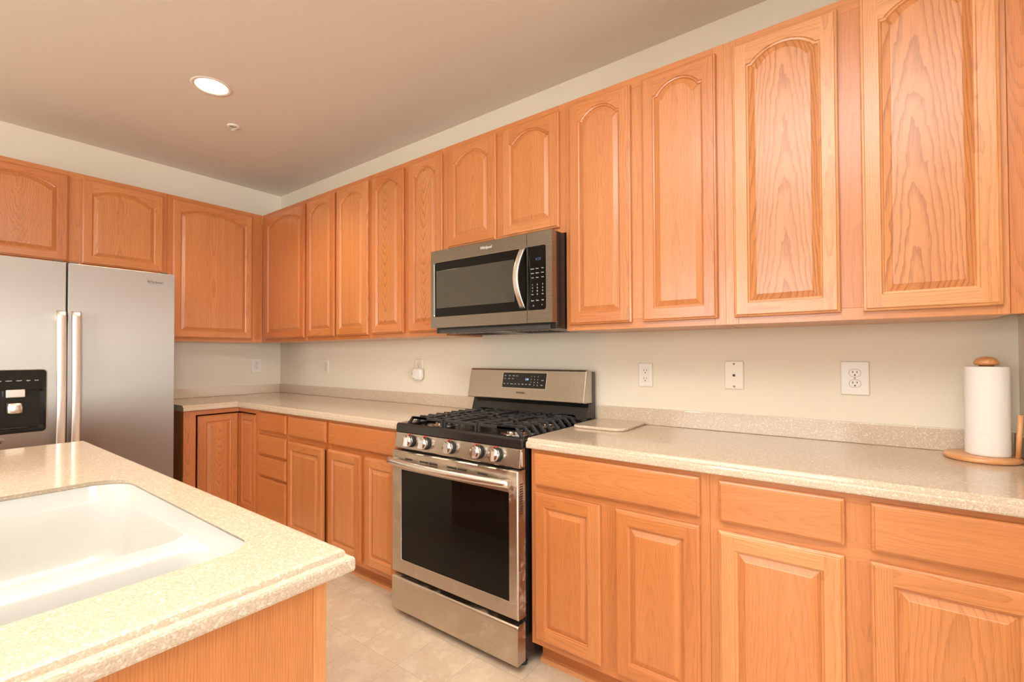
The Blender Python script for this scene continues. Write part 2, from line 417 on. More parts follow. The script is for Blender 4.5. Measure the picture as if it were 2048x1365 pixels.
# ------------------------------------------------------------ cabinets
def outline(x0, x1, z0, z1, d, arch, y, n=22):
    """opening outline inset by d; arch = rise of the curved top (0 = square)"""
    x0 += d; x1 -= d; z0 += d; z1 -= d
    pts = [(x0, y, z0), (x1, y, z0)]
    if arch <= 0: return pts+[(x1, y, z1), (x0, y, z1)]
    zs = z1-arch; sh = .012
    pts.append((x1, y, zs))
    xa, xb = x1-sh, x0+sh; c = xa-xb; R = (c*c/4+arch*arch)/(2*arch); zc = z1-R; a0 = math.asin(c/2/R)
    xm = (xa+xb)/2
    for i in range(n+1):
        a = a0-2*a0*i/n
        pts.append((xm+R*math.sin(a), y, zc+R*math.cos(a)))
    pts.append((x0, y, zs))
    return pts
def make_door(parent, x0, x1, yf, z0, z1, arch=0., panel=dict(), tone=.5, stile=None, toprail=None, name='door', ang=0.):
    """raised panel door; local front faces -y at yf"""
    w, h = x1-x0, z1-z0; T = .02
    stile = stile or .046; rb = .049; rtp = toprail or .040
    b = B()
    ox0, ox1, oz0, oz1 = stile, w-stile, rb, h-rtp
    # outer edge profile
    def rect(i, y): return b.ring([(i, y, i), (w-i, y, i), (w-i, y, h-i), (i, y, h-i)])
    prof = [(0., T), (0., .008), (.0025, .0055), (.0075, .0045), (.0085, .0005), (.010, 0.)]
    rings = [rect(i, y) for i, y in prof]
    side = {0: [], 1: [], 2: [], 3: []}
    for a, c in zip(rings[:-1], rings[1:]):
        for i in range(4): side[i].append(b.face([a[i], a[(i+1) % 4], c[(i+1) % 4], c[i]], OAK))
    back = b.face(list(reversed(rings[0])), OAK)
    I = rings[-1]; e = .010
    op = b.ring(outline(ox0, ox1, oz0, oz1, 0, arch, 0))
    inn = [op]+[b.ring(outline(ox0, ox1, oz0, oz1, d, arch, y)) for d, y in ((.002, .0035), (.007, .0055), (.009, .009))]
    n = len(op)
    # face: stiles run through, rails between
    bl, br, tr, tl = I
    v_bl = b.v((ox0, 0, e)); v_br = b.v((ox1, 0, e)); v_tl = b.v((ox0, 0, h-e)); v_tr = b.v((ox1, 0, h-e))
    o_bl, o_br = op[0], op[1]; o_tr, o_tl = op[2], op[-1]
    fl = [b.face([bl, v_bl, o_bl, o_tl, v_tl, tl], OAK)]
    fr = [b.face([v_br, br, tr, v_tr, o_tr, o_br], OAK)]
    fb = [b.face([v_bl, v_br, o_br, o_bl], OAK)]
    ft = b.fill([[o_tl]+[v_tl, v_tr]+op[2:-1]], OAK) if arch > 0 else [b.face([o_tl, o_tr, v_tr, v_tl], OAK)]
    sl, sb, sr, st = [], [], [], []
    for a, c in zip(inn[:-1], inn[1:]):
        for i in range(n):
            f = b.face([a[i], a[(i+1) % n], c[(i+1) % n], c[i]], OAK)
            (sb if i == 0 else sr if i == 1 else sl if i == n-1 else st).append(f)
    tn = lambda: max(0, min(1, tone+random.uniform(-.14, .14)))
    c = panel.get('fcon', .4)
    b.board(fl+side[3]+sl+[back], 2, slope=random.uniform(-.006, .006), tone=tn(), con=c)
    b.board(fr+side[1]+sr, 2, slope=random.uniform(-.006, .006), tone=tn(), con=c)
    b.board(fb+side[0]+sb, 0, slope=random.uniform(-.012, .012), tone=tn(), con=c)
    b.board(ft+side[2]+st, 0, slope=random.uniform(-.02, .02), tone=tn(), con=c)
    o = b.done(name, parent); o.location = (x0, yf, z0); o.rotation_euler = (0, 0, ang)
    # raised panel
    p = B()
    rr = [p.ring(outline(ox0, ox1, oz0, oz1, d, arch, y)) for d, y in ((.005, .0125), (.0088, .0095), (.011, .009), (.027, .0025), (.0285, .0015), (.031, .0012))]
    fs = p.loft(rr, OAK, smooth=False)
    fs += p.fill([rr[-1]], OAK) if arch > 0 else [p.face(rr[-1], OAK)]
    p.board(fs, 2, slope=panel.get('slope', .006), tone=panel.get('tone', tone), con=panel.get('con', .5), seed=panel.get('seed'), freq=panel.get('freq', 170.), zig=panel.get('zig', 1.))
    p.done('raised_panel', o)
    return o
def make_drawer(parent, x0, x1, yf, z0, z1, tone=.4, slope=.02, con=.4, name='drawer'):
    w, h = x1-x0, z1-z0; b = B()
    def rect(i, y): return b.ring([(i, y, i), (w-i, y, i), (w-i, y, h-i), (i, y, h-i)])
    prof = [(0., .02), (0., .009), (.002, .006), (.007, .005), (.008, .0005), (.0095, 0.)]
    rings = [rect(i, y) for i, y in prof]
    fs = b.loft(rings, OAK, smooth=False, cap0=True, cap1=True)
    b.board(fs, 0, slope=slope, tone=tone, con=con)
    o = b.done(name, parent); o.location = (x0, yf, z0); return o
def carcass(parent, w, d, z0, z1, gapl=.0005, gapr=.0005, back=True, toe=0, tone=.45):
    """open box of panels; local x 0..w, y -d..0"""
    b = B(); t = .016; e = .002
    b.wood(gapl, gapl+t, -d, -e, z0, z1, 2, tone=tone, con=.3, bev=0)
    b.wood(w-gapr-t, w-gapr, -d, -e, z0, z1, 2, tone=tone, con=.3, bev=0)
    b.wood(gapl+t, w-gapr-t, -d, -e, z0, z0+t, 0, tone=tone, con=.3, bev=0)
    b.wood(gapl+t, w-gapr-t, -d, -e, z1-t, z1, 0, tone=tone, con=.3, bev=0)
    b.wood(gapl+t, w-gapr-t, -e-.006, -e, z0+t, z1-t, 2, tone=tone, con=.3, bev=0)
    return b.done('carcass', parent)
def face_frame(parent, xs, yf, z0, z1, rails, tone=.3, x_ends=None):
    """xs: stile spans (x0,x1); rails: (z0,z1) full-width spans between the end stiles"""
    b = B(); T = .02
    for i, (a, c) in enumerate(xs):
        inner = 0 < i < len(xs)-1
        za, zb = (rails[0][1], rails[-1][0]) if inner else (z0, z1)
        if inner and len(rails) > 2 and len(xs[i]) == 2: zb = rails[1][0]
        b.wood(a, c, yf, yf+T, za, zb, 2, bev=.0008, tone=tone+random.uniform(-.12, .15), slope=random.uniform(-.01, .01), con=.45)
    for a, c in rails:
        b.wood(xs[0][1], xs[-1][0], yf, yf+T, a, c, 0, bev=.0008, tone=tone+random.uniform(-.12, .12), slope=random.uniform(-.01, .01), con=.4)
    return b.done('face_frame', parent)

UZB, UZT = 1.352, 2.397
DZ0, DZ1 = 1.377, 2.366
def upper(label, x0, x1, doors, panels, zb=UZB, zt=UZT, dz0=DZ0, dz1=DZ1, origin=(0, 0), rot=0., tones=(.5, .5), gl=.0005, gr=.0005, ftone=.25, fx0=None, arch=.045, depth=.305):
    t = thing('wall_cabinet', label, 'cabinet', (origin[0], origin[1], zb) if rot else (x0, 0, zb), rot)
    w = x1-x0; h = zt-zb
    carcass(t, w, depth-.02, 0, h, gl, gr)
    fx = (fx0-x0) if fx0 else 0.
    d = [(a-x0, c-x0) for a, c in doors]
    xs = [(fx, d[0][0]+.012)]+[(d[i][1]-.012, d[i+1][0]+.012) for i in range(len(d)-1)]+[(d[-1][1]-.012, w)]
    face_frame(t, xs, -depth, 0, h, [(0, dz0-zb+.014), (dz1-zb-.014, h)], tone=ftone)
    for (a, c), pn, tn in zip(d, panels, tones):
        make_door(t, a, c, -depth-.021, dz0-zb, dz1-zb, arch, pn, tn)
    return t
P = lambda slope, con, tone=.5, seed=None, fcon=.65, freq=170., zig=1.: dict(slope=slope, con=con, tone=tone, seed=seed, fcon=fcon, freq=freq, zig=zig)  # lower tones on the left also paint in its warmer, weaker light
upper('corner oak wall cabinet with one arched door, where the long run meets the fridge wall', .306, .988, [(.385, .968)], [P(.004, .5, .22, freq=110)], tones=(.15,), ftone=.12)
upper('narrow two-door oak wall cabinet with plain grain, second from the room corner', .988, 1.745, [(1.006, 1.353), (1.378, 1.722)], [P(.006, .5, .33, freq=130), P(.008, .35, .40, freq=130)], tones=(.25, .35), ftone=.15)
upper('two-door oak wall cabinet with bold zigzag cathedral grain, left of the microwave', 1.745, 2.409, [(1.767, 2.066), (2.112, 2.388)], [P(.13, 1.35, .36, 2.3, freq=125, zig=1.8), P(.14, 1.35, .40, 5.1, freq=125, zig=1.8)], tones=(.25, .25), ftone=.2)
upper('short two-door oak wall cabinet directly above the microwave', 2.409, 3.169, [(2.434, 2.768), (2.811, 3.138)], [P(-.045, .55, .30, 3.4), P(-.05, .5, .32, 6.6)], zb=1.802, dz0=1.827, tones=(.3, .32), ftone=.4)
upper('tall two-door oak wall cabinet with fine straight grain, right of the microwave', 3.169, 3.842, [(3.192, 3.482), (3.531, 3.816)], [P(.004, .5, .38, 1.2, freq=240), P(-.012, .55, .45, 4.4, freq=220)], tones=(.3, .4), ftone=.42, gr=.0025)
upper('large two-door oak wall cabinet with dark cathedral figure and pale stiles, above the paper towels', 3.842, 4.570, [(3.872, 4.188), (4.246, 4.556)], [P(-.06, 1.5, .52, 7.7, freq=92, zig=2.2), P(-.065, 1.5, .52, 8.3, freq=85, zig=2.2)], tones=(.76, .74), ftone=.42, gl=.0025)
b = B(); b.wood(4.571, 4.639, -.303, -.285, UZB, UZT, 2, tone=.3, con=.6, slope=.05)
tag(b.done('filler_strip'), 'oak filler strip between the last wall cabinet and the right wall', 'trim')
# fridge wall (front faces +x)
upper('tall one-door oak wall cabinet beside the refrigerator, above the counter end', -.965, -.306, [(-.935, -.392)], [P(-.008, .8, .38, 3.9, freq=110)], origin=(0, -.965), rot=PI/2, tones=(.3,), ftone=.22)
upper('short wide two-door oak cabinet above the refrigerator', -1.945, -.966, [(-1.912, -1.482), (-1.42, -.992)], [P(.11, .95, .28, 6.1, freq=140, zig=3.2), P(-.03, .8, .34, 2.9, freq=130, zig=1.8)], zb=1.805, dz0=1.83, dz1=2.366, origin=(0, -1.945), rot=PI/2, tones=(.25, .3), ftone=.18)

# base cabinets
BD = .61
def base(label, x0, x1, drawers, doors, dpan, tones=None, dz=(.133, .705), stack=None, origin=None, rot=0., ftone=.3, toe=True, ang=None, ow=None):
    t = thing('base_cabinet', label, 'cabinet', origin or (x0, 0, 0), rot)
    w = x1-x0
    carcass(t, w, BD-.02, .105, .872)
    allx = doors or [drawers[0][:2]]
    d = [(a-x0, c-x0) for a, c in allx]
    xs = [(0, d[0][0]+.012)]+[(d[i][1]-.012, d[i+1][0]+.012) for i in range(len(d)-1)]+[(d[-1][1]-.012, w)]
    if stack:
        rails = [(.105, stack[0][0]+.012)]+[(stack[i][1]-.012, stack[i+1][0]+.012) for i in range(len(stack)-1)]+[(stack[-1][1]-.012, .872)]
    else: rails = [(.105, dz[0]+.013), (dz[1]-.013, .745), (.846, .872)]
    ff = B(); T = .02
    for i, (a, c) in enumerate(xs):
        inner = 0 < i < len(xs)-1
        tn = ftone+random.uniform(-.1, .15)
        if inner:
            ff.wood(a, c, -BD, -BD+T, rails[0][1], rails[1][0], 2, bev=.0008, tone=tn, con=.5, slope=random.uniform(-.02, .02))
            if len(drawers) > 1: ff.wood(a, c, -BD, -BD+T, rails[1][1], rails[2][0], 2, bev=.0008, tone=tn, con=.4)
        else: ff.wood(a, c, -BD, -BD+T, .105, .872, 2, bev=.0008, tone=tn, con=.4, slope=random.uniform(-.006, .006))
    for a, c in rails: ff.wood(xs[0][1], xs[-1][0], -BD, -BD+T, a, c, 0, bev=.0008, tone=ftone+random.uniform(-.12, .1), con=.4)
    ff.done('face_frame', t)
    if toe:
        k = B(); k.wood(.001, w-.001, -.535, -.517, 0.0, .105, 0, tone=.12, con=.35, bev=0); k.done('toe_kick', t)
        k = B(); pr = [(-.5352, .0005), (-.553, .0005), (-.552, .008), (-.547, .015), (-.5352, .019)]
        A = k.ring([(.001, y, z) for y, z in pr]); C = k.ring([(w-.001, y, z) for y, z in pr])
        k.board(k.loft([A, C], OAK, True, False, True, True), 0, tone=.8, con=.3); k.done('shoe_moulding', t)
    for i, dr in enumerate(drawers):
        a, c, za, zb = dr
        make_drawer(t, a-x0, c-x0, -BD-.021, za, zb, tone=ftone+.05+random.uniform(-.05, .1), slope=random.uniform(.02, .07), con=.38)
    for i, (a, c) in enumerate(doors):
        make_door(t, a-x0, c-x0, -BD-.021, dz[0], dz[1], 0, dpan[i], (tones or (.4,)*9)[i], toprail=.049, ang=(ang or (0,)*9)[i])
    return t
base('two-door oak base cabinet with one wide drawer, right of the range', 3.180, 3.8545, [(3.204, 3.827, .732, .858)], [(3.204, 3.483), (3.542, 3.825)], [P(-.02, .3, .30), P(-.03, .4, .34)], tones=(.36, .38), ftone=.36)
base('two-door oak base cabinet with two drawers side by side, nearest the right wall', 3.855, 4.588, [(3.883, 4.199, .732, .857), (4.254, 4.572, .732, .857)], [(3.881, 4.197), (4.252, 4.572)], [P(-.04, .4, .42, freq=110, zig=1.8), P(-.05, .7, .46, 5.5, freq=90, zig=1.8)], tones=(.66, .52), ftone=.38)
b = B(); b.wood(4.590, 4.639, -.608, -.59, .105, .872, 2, tone=.3, con=.4)
tag(b.done('filler_strip'), 'oak filler strip between the last base cabinet and the right wall', 'trim')
base('narrow oak base cabinet with a stack of four drawers', .905, 1.312, [(.935, 1.300, .135, .424), (.935, 1.300, .440, .568), (.935, 1.300, .584, .711), (.935, 1.300, .739, .861)], [], [], stack=[(.135, .424), (.440, .568), (.584, .711), (.739, .861)], ftone=.1)
base('one-door oak base cabinet with its door slightly ajar under one drawer', 1.314, 1.764, [(1.327, 1.748, .738, .859)], [(1.325, 1.738)], [P(.02, .3, .35)], tones=(.35,), ftone=.12, ang=(-.03,))
base('two-door oak base cabinet with one wide drawer, left of the range', 1.766, 2.404, [(1.780, 2.384, .735, .859)], [(1.771, 2.079), (2.118, 2.385)], [P(.03, .3, .4), P(.02, .3, .38)], tones=(.35, .35), ftone=.15)
# corner cabinet with a folding L door
t = thing('corner_base_cabinet', 'L-shaped oak corner base cabinet with a folding inset door', 'cabinet', (0, 0, 0))
b = B()
b.wood(.002, .59, -.960, -.944, .105, .872, 2, tone=.1, con=.4, bev=0)
b.wood(.002, .018, -.944, -.002, .105, .872, 2, tone=.3, con=.3, bev=0)
b.wood(.018, .90, -.018, -.002, .105, .872, 2, tone=.3, con=.3, bev=0)
b.wood(.886, .902, -.59, -.018, .105, .872, 2, tone=.3, con=.3, bev=0)
b.wood(.018, .886, -.59, -.018, .105, .121, 0, tone=.3, con=.3, bev=0)
b.wood(.018, .59, -.944, -.59, .105, .121, 0, tone=.3, con=.3, bev=0)
b.done('carcass', t)
b = B()
b.wood(.59, .61, -.960, -.886, .105, .872, 2, tone=.2, con=.7, slope=.05)
b.wood(.59, .61, -.886, -.61, .842, .872, 1, tone=.2, con=.4); b.wood(.59, .61, -.886, -.61, .105, .14, 1, tone=.2, con=.4)
b.wood(.61, .865, -.61, -.59, .842, .872, 0, tone=.1, con=.4); b.wood(.61, .865, -.61, -.59, .105, .14, 0, tone=.1, con=.4)
b.wood(.865, .904, -.61, -.59, .105, .872, 2, tone=.1, con=.4)
b.done('face_frame', t)
o = make_door(t, 0, .259, 0, .145, .832, 0, P(.09, .85, .3, 4.7), .2, stile=.05); o.rotation_euler = (0, 0, PI/2); o.location = (.612, -.873, .145)
b = B(); b.wood(.594, .6125, -.6125, -.594, .147, .830, 2, tone=.1, con=.3); b.done('hinge_strip', t)
o = make_door(t, .614, .858, -.612, .145, .832, 0, P(.01, .4, .2), .1, stile=.042)
b = B(); b.wood(.517, .535, -.944, -.535, 0, .105, 1, tone=.1, con=.3, bev=0); b.wood(.535, .904, -.535, -.517, 0, .105, 0, tone=.1, con=.3, bev=0); b.done('toe_kick', t)

# island base
t = thing('island_cabinet', 'oak kitchen island cabinet under the sink counter', 'island', (1.80, -2.45, 0))
IW = 3.53-1.80; IY = .728
b = B()
fs = b.wood(IW-.018, IW, .02, IY-.0205, 0, .873, 2, bev=0, tone=.42, con=.6, slope=.006, seed=2.1, freq=260.)
b.done('end_panel', t)
b = B()
b.wood(0, .018, .0, IY-.02, 0, .873, 2, bev=0, tone=.3, con=.5); b.wood(.018, IW-.018, .0, .018, 0, .873, 2, bev=0, tone=.3, con=.5)
b.wood(.018, IW-.018, .018, IY-.02, .105, .121, 0, bev=0, tone=.3, con=.5); b.done('carcass', t)
b = B()
b.wood(IW-.045, IW+.0015, IY-.02, IY+.002, 0.0, .873, 2, tone=.6, con=.35, bev=.001)
b.wood(0, .045, IY-.02, IY, 0.0, .873, 2, tone=.35, con=.35)
b.wood(.84, .90, IY-.02, IY, .13, .82, 2, tone=.35, con=.35)
b.wood(.045, IW-.045, IY-.02, IY, .82, .873, 0, tone=.35, con=.35); b.wood(.045, IW-.045, IY-.02, IY, .0, .13, 0, tone=.35, con=.35)
b.done('face_frame', t)
for k, (a, c) in enumerate(((.06, .45), (.455, .845), (.895, 1.285), (1.29, 1.675))):
    o = make_door(t, 0, c-a, 0, .12, .81, 0, P(.02, .4, .4), .4); o.rotation_euler = (0, 0, PI); o.location = (c, IY+.021, .12)

# ------------------------------------------------------------ counters
CP = [(.0195, .914), (.0150, .9132), (.0125, .9105), (.0115, .9065), (.0110, .9020), (.0055, .9010), (.0020, .8995), (.0004, .8960), (0., .8920), (0., .8800), (.0012, .8765), (.0045, .8745)]
def offset_poly(poly, flags, d):
    n = len(poly); out = []
    for i in range(n):
        p0, p1, p2 = Vector(poly[i-1]), Vector(poly[i]), Vector(poly[(i+1) % n])
        e1 = (p1-p0).normalized(); e2 = (p2-p1).normalized()
        n1 = Vector((-e1.y, e1.x)); n2 = Vector((-e2.y, e2.x))     # inward for CCW
        d1 = d if flags[i-1] else 0.; d2 = d if flags[i] else 0.
        det = n1.x*n2.y-n1.y*n2.x
        c1 = n1.dot(p1)+d1; c2 = n2.dot(p1)+d2
        if abs(det) < 1e-6: out.append(p1+n1*d1)
        else: out.append(Vector(((c1*n2.y-c2*n1.y)/det, (n1.x*c2-n2.x*c1)/det)))
    return out
def counter(name, parent, poly, flags, hole=None):
    b = B()
    rings = [b.ring([(p.x, p.y, z) for p in offset_poly(poly, flags, d)]) for d, z in CP]
    b.loft(rings, STONE, smooth=False)
    if hole:
        hr = [b.ring([(p[0], p[1], z) for p in hole(e)]) for e, z in ((-.011, .914), (-.0065, .9134), (-.003, .9118), (-.0008, .909), (0, .9055), (0, .9015))]
        b.fill([rings[0], hr[0]], STONE); b.loft(hr, STONE); b.fill([rings[-1], hr[-1]], STONE)
    else:
        b.fill([rings[0]], STONE); b.fill([rings[-1]], STONE)
    return b.done(name, parent)
def splash(label, x0, x1, y0, y1):
    b = B(); b.box(x0, x1, y0, y1, .9145, .990, STONE, .002); return tag(b.done('backsplash'), label, 'backsplash')
t = thing('countertop', 'beige speckled L-shaped countertop running from the refrigerator to the range', 'countertop', (0, 0, 0))
counter('worktop', t, [(.001, -.001), (.001, -.968), (.635, -.968), (.635, -.635), (2.408, -.635), (2.408, -.001)], [0, 0, 1, 1, 0, 0])
splash('long speckled backsplash strip between the room corner and the range', .0135, 2.408, -.0135, -.001); splash('short speckled backsplash strip on the refrigerator wall', .001, .0132, -.968, -.001)
t = thing('countertop', 'beige speckled straight countertop between the range and the right wall', 'countertop', (0, 0, 0))
counter('worktop', t, [(3.171, -.635), (4.639, -.635), (4.639, -.001), (3.171, -.001)], [1, 0, 0, 0])
splash('speckled backsplash strip between the range and the paper towels', 3.171, 4.626, -.0135, -.001); splash('short speckled backsplash strip on the right wall beside the paper towels', 4.6265, 4.639, -.635, -.001)
b = B(); rr = [b.ring([(x, y, z) for x, y in rrect(3.181+e, 3.426-e, -.288+e, -.016-e, (.045, .02, .02, .03), 6)]) for e, z in ((.002, .9146), (0, .917), (0, .923), (.002, .9262), (.005, .927))]
b.loft(rr, STONE, cap0=True, cap1=True)
tag(b.done('cutting_board'), 'beige speckled rounded board lying on the counter beside the range', 'board')

# island counter and sink
SX0, SX1, SY0, SY1 = 2.602, 3.402, -2.275, -1.757
def hole(e): return rrect(SX0-e, SX1+e, SY0-e, SY1+e, (.06+e, .062+e, .085+e, .085+e), 8)
t = thing('countertop', 'beige speckled island countertop with an undermount sink opening', 'countertop', (0, 0, 0))
counter('worktop', t, [(1.775, -2.62), (3.541, -2.62), (3.541, -1.672), (1.775, -1.672)], [1, 1, 1, 1], hole)
t = thing('sink', 'white double-bowl sink set into the island countertop', 'sink', (3.0, -2.02, .70))
o3 = Vector((3.0, -2.02, .70))
b = B()
def R3(pts, z): return b.ring([(x-o3.x, y-o3.y, z-o3.z) for x, y in pts])
rim_o = R3(hole(.0), .9012); rim_i = R3(hole(-.0008), .9008)
lip = R3(hole(-.003), .885)
BZ = .8605
bowls = [(SX0+.0065, 3.095, SY0+.0065, SY1-.0065, (.05, .05, .0785, .0785), .695, 1), (3.148, SX1-.0065, SY0+.0065, SY1-.0065, (.0535, .0555, .05, .05), .735, 0)]
b.fill([rim_o, rim_i], SINKW); b.loft([rim_i, lip], SINKW)
ledge = R3(hole(-.006), BZ)
b.loft([lip, ledge], SINKW)
hl = []
for (x0, x1, y0, y1, rs, zf, left) in bowls:
    # (inset on the divider side, inset on the outer sides, height)
    steps = [(0, 0, BZ), (.003, .0002, BZ-.0008), (.007, .0005, BZ-.004), (.010, .0010, BZ-.010), (.013, .0028, BZ-.03), (.019, .0085, zf+.05), (.024, .0135, zf+.03), (.034, .023, zf+.012), (.049, .038, zf+.003), (.07, .06, zf)]
    rg = [R3(rrect(x0+(eo if left else ed), x1-(ed if left else eo), y0+eo, y1-eo, tuple(max(.02, r-eo*.3) for r in rs), 8), z) for ed, eo, z in steps]
    hl.append(rg[0]); b.loft(rg, SINKW); b.face(list(rg[-1]), SINKW)
b.fill([ledge]+hl, SINKW, True)
sink_o = b.done('basin', t); sink_o.data.set_sharp_from_angle(angle=math.radians(38))
for (cx, cy, z) in ((2.85, -2.02, .695), (3.27, -2.02, .735)):
    b = B(); b.lathe([(.0, .004), (.03, .004), (.042, .006), (.045, .002), (.045, .0)], CHROME, (cx-o3.x, cy-o3.y, z-o3.z+.0005), n=28); b.done('drain', t)
# faucet (only the tip of its spout reaches the frame)
t = thing('faucet', 'metal kitchen faucet behind the sink, its spout tip at the left edge', 'faucet', (2.92, -2.385, .914))
b = B(); b.lathe([(.028, 0), (.03, .004), (.026, .012), (.020, .02), (.018, .10), (.020, .105), (.0, .112)], CHROME, n=24); b.done('base', t)
b = B()
pts = [(0, 0, .09), (0, .0, .18)]+[(0, .03+.16*(1-math.cos(a))/1, .18+.075*math.sin(a)) for a in [PI*.5*i/6 for i in range(1, 7)]]
pts += [(0, .26, .235), (0, .32, .195), (0, .355, .160)]
b.tube(pts, [.013]*(len(pts)-3)+[.014, .016, .017], CHROME, 16); b.done('spout', t)
b = B(); b.tube([(.02, 0, .07), (.05, 0, .09), (.10, 0, .12)], [.008, .007, .006], CHROME, 12); b.done('lever', t)

# ------------------------------------------------------------ refrigerator (front faces +x)
FX, FY0 = .80, -1.985
t = thing('refrigerator', 'stainless side-by-side refrigerator with black door dispenser', 'refrigerator', (0, FY0, 0), PI/2)
FWD = -1.072-FY0    # width .913
b = B(); b.box(.004, FWD-.004, -.735, -.03, .02, 1.745, GREY_D, .004); b.done('cabinet_body', t)
b = B(); b.box(.02, FWD-.02, -.72, -.6, .0, .075, BLACK_M, .003); b.done('toe_grille', t)
SPL = -1.5685-FY0
dx0, dx1, dz0, dz1 = -1.875-FY0, -1.645-FY0, .855, 1.176
def fridge_door(x0, x1, name, hole=None):
    b = B()
    rings = [b.ring([(x, y, z) for x, z in rrect(x0+e, x1-e, .087+e, 1.752-e, .004, 3)]) for e, y in ((.003, -.742), (0, -.745), (0, -FX+.002), (.0006, -FX+.0006), (.002, -FX))]
    b.loft(rings, STEEL_F, smooth=False); b.fill([rings[0]], STEEL_F)
    if hole:
        h0 = b.ring([(x, -FX, z) for x, z in rrect(*hole, .016, 5)]); h1 = b.ring([(x, -FX+.055, z) for x, z in rrect(*hole, .016, 5)])
        b.fill([rings[-1], h0], STEEL_F); b.loft([h0, h1], BLACK_M, smooth=False); b.face(h1, BLACK_M)
    else: b.fill([rings[-1]], STEEL_F)
    return b.done(name, t)
fz = fridge_door(.002, SPL-.004, 'freezer_door', (dx0, dx1, dz0, dz1)); rf = fridge_door(SPL+.004, FWD-.001, 'fridge_door')
def fhandle(xc, parent):
    b = B(); n = 24; rings = []
    for i in range(n+1):
        f = i/n; z = 1.487-(1.487-.66)*f; bow = .016*math.sin(PI*f)
        y = -FX-.042-bow
        rings.append(b.ring([(xc+sx, y+sy, z) for sx, sy in rrect(-.0185, .0185, -.010, .010, .006, 3)]))
    b.loft(rings, HANDLE, smooth=True, cap0=True, cap1=True)
    for z in (1.455, .70): b.box(xc-.012, xc+.012, -FX-.04, -FX-.0005, z-.02, z+.02, HANDLE, .003)
    return b.done('handle', parent)
fhandle(-1.597-FY0, fz); fhandle(-1.538-FY0, rf)
b = B(); b.box(SPL-.02, SPL+.02, -.742, -.735, .09, 1.745, BLACK_M); b.done('door_gasket', t)
for x in (.05, SPL-.03, SPL+.03, FWD-.05):
    b = B(); b.box(x-.02, x+.02, -.78, -.70, 1.753, 1.763, GREY_D, .003); b.done('hinge_cover', t)
# dispenser (in the freezer door)
b = B()
yF = -FX-.003
o2 = b.ring([(x, -FX+.0005, z) for x, z in rrect(dx0-.004, dx1+.004, dz0-.004, dz1+.004, .018, 5)])
o2b = b.ring([(x, yF, z) for x, z in rrect(dx0-.003, dx1+.003, dz0-.003, dz1+.003, .018, 5)])
o1 = b.ring([(x, yF, z) for x, z in rrect(dx0, dx1, dz0, dz1, .016, 5)])
b.loft([o2, o2b, o1], CHROME, smooth=False)
cz0, cz1 = dz0+.02, 1.075
hi = b.ring([(x, yF+.001, z) for x, z in rrect(dx0+.010, dx1-.010, cz0, cz1, .012, 5)])
hb = b.ring([(x, yF+.05, z) for x, z in rrect(dx0+.016, dx1-.016, cz0+.004, cz1-.004, .012, 5)])
b.fill([o1, hi], BLACK_G)
b.loft([hi, hb], BLACK_E, smooth=False); b.face(hb, BLACK_E)
b.done('dispenser', fz)
lv = -1.757-FY0
b = B(); b.box(lv-.034, lv+.034, yF-.006, yF+.02, 1.037, 1.077, HANDLE, .003)
b.done('dispenser_spout', fz)
b = B(); rings = []
for z, w, y in ((1.012, .026, yF+.02), (1.005, .028, yF+.008), (.985, .029, yF+.004), (.962, .029, yF+.002), (.954, .026, yF+.006)):
    rings.append(b.ring([(lv+w*math.sin(a), y-.012*math.cos(a)+.006, z) for a in [-PI/2+PI*i/8 for i in range(9)]]+[(lv+w, y+.014, z), (lv-w, y+.014, z)]))
b.loft(rings, HANDLE, smooth=True, cap0=True, cap1=True); b.done('dispenser_paddle', fz)
b = B(); b.box(lv-.045, lv+.045, yF-.003, yF+.045, cz0+.002, cz0+.010, BLACK_E, .002); b.done('drip_tray', fz)
lettering([('ice', .010, lv-.055, 1.122), ('cubed', .009, lv-.025, 1.122), ('water', .009, lv+.012, 1.122), ('light', .009, lv+.045, 1.122), ('lock', .009, lv+.075, 1.122)], PRINT_W, 'dispenser_legend', fz, yF-.0004)
lettering([('Whirlpool', .0215, -1.176-FY0, 1.694, .9, .12)], PRINT_D, 'brand_lettering', rf, -FX-.0006)
b = B(); b.tube([(-1.193-FY0+.012*math.cos(a)*1.2, -FX-.0008, 1.688+.006*math.sin(a)) for a in [PI*1.05+PI*.95*i/10 for i in range(11)]], .0006, PRINT_D, 6); b.done('brand_swirl', rf)

# ------------------------------------------------------------ microwave
MX0, MX1, MY = 2.412, 3.165, -.425
t = thing('microwave', 'stainless over-the-range microwave hanging under the short wall cabinet', 'microwave', (MX0, 0, 1.36))
MW = MX1-MX0; mz = lambda z: z-1.36
b = B(); b.box(.001, MW-.001, -.385, -.004, mz(1.3605), mz(1.795), BLACK_E, .003); b.done('case', t)
b = B()
for x0, x1 in ((.06, .33), (.43, .70)):
    b.box(x0, x1, -.34, -.12, -.002, .0005, STEEL, .001)
    for i in range(9): b.box(x0+.02+i*.027, x0+.03+i*.027, -.32, -.14, -.0035, -.0015, BLACK_M)
b.done('grease_filter', t)
b = B(); b.box(.03, MW-.03, -.395, -.36, .0, .020, GREY_D, .002); b.done('vent_lip', t)
SPX = 3.033-MX0; zA, zB = mz(1.387), mz(1.793)
wx0, wx1, wz0, wz1 = 2.434-MX0, 3.134-MX0, mz(1.444), mz(1.731)
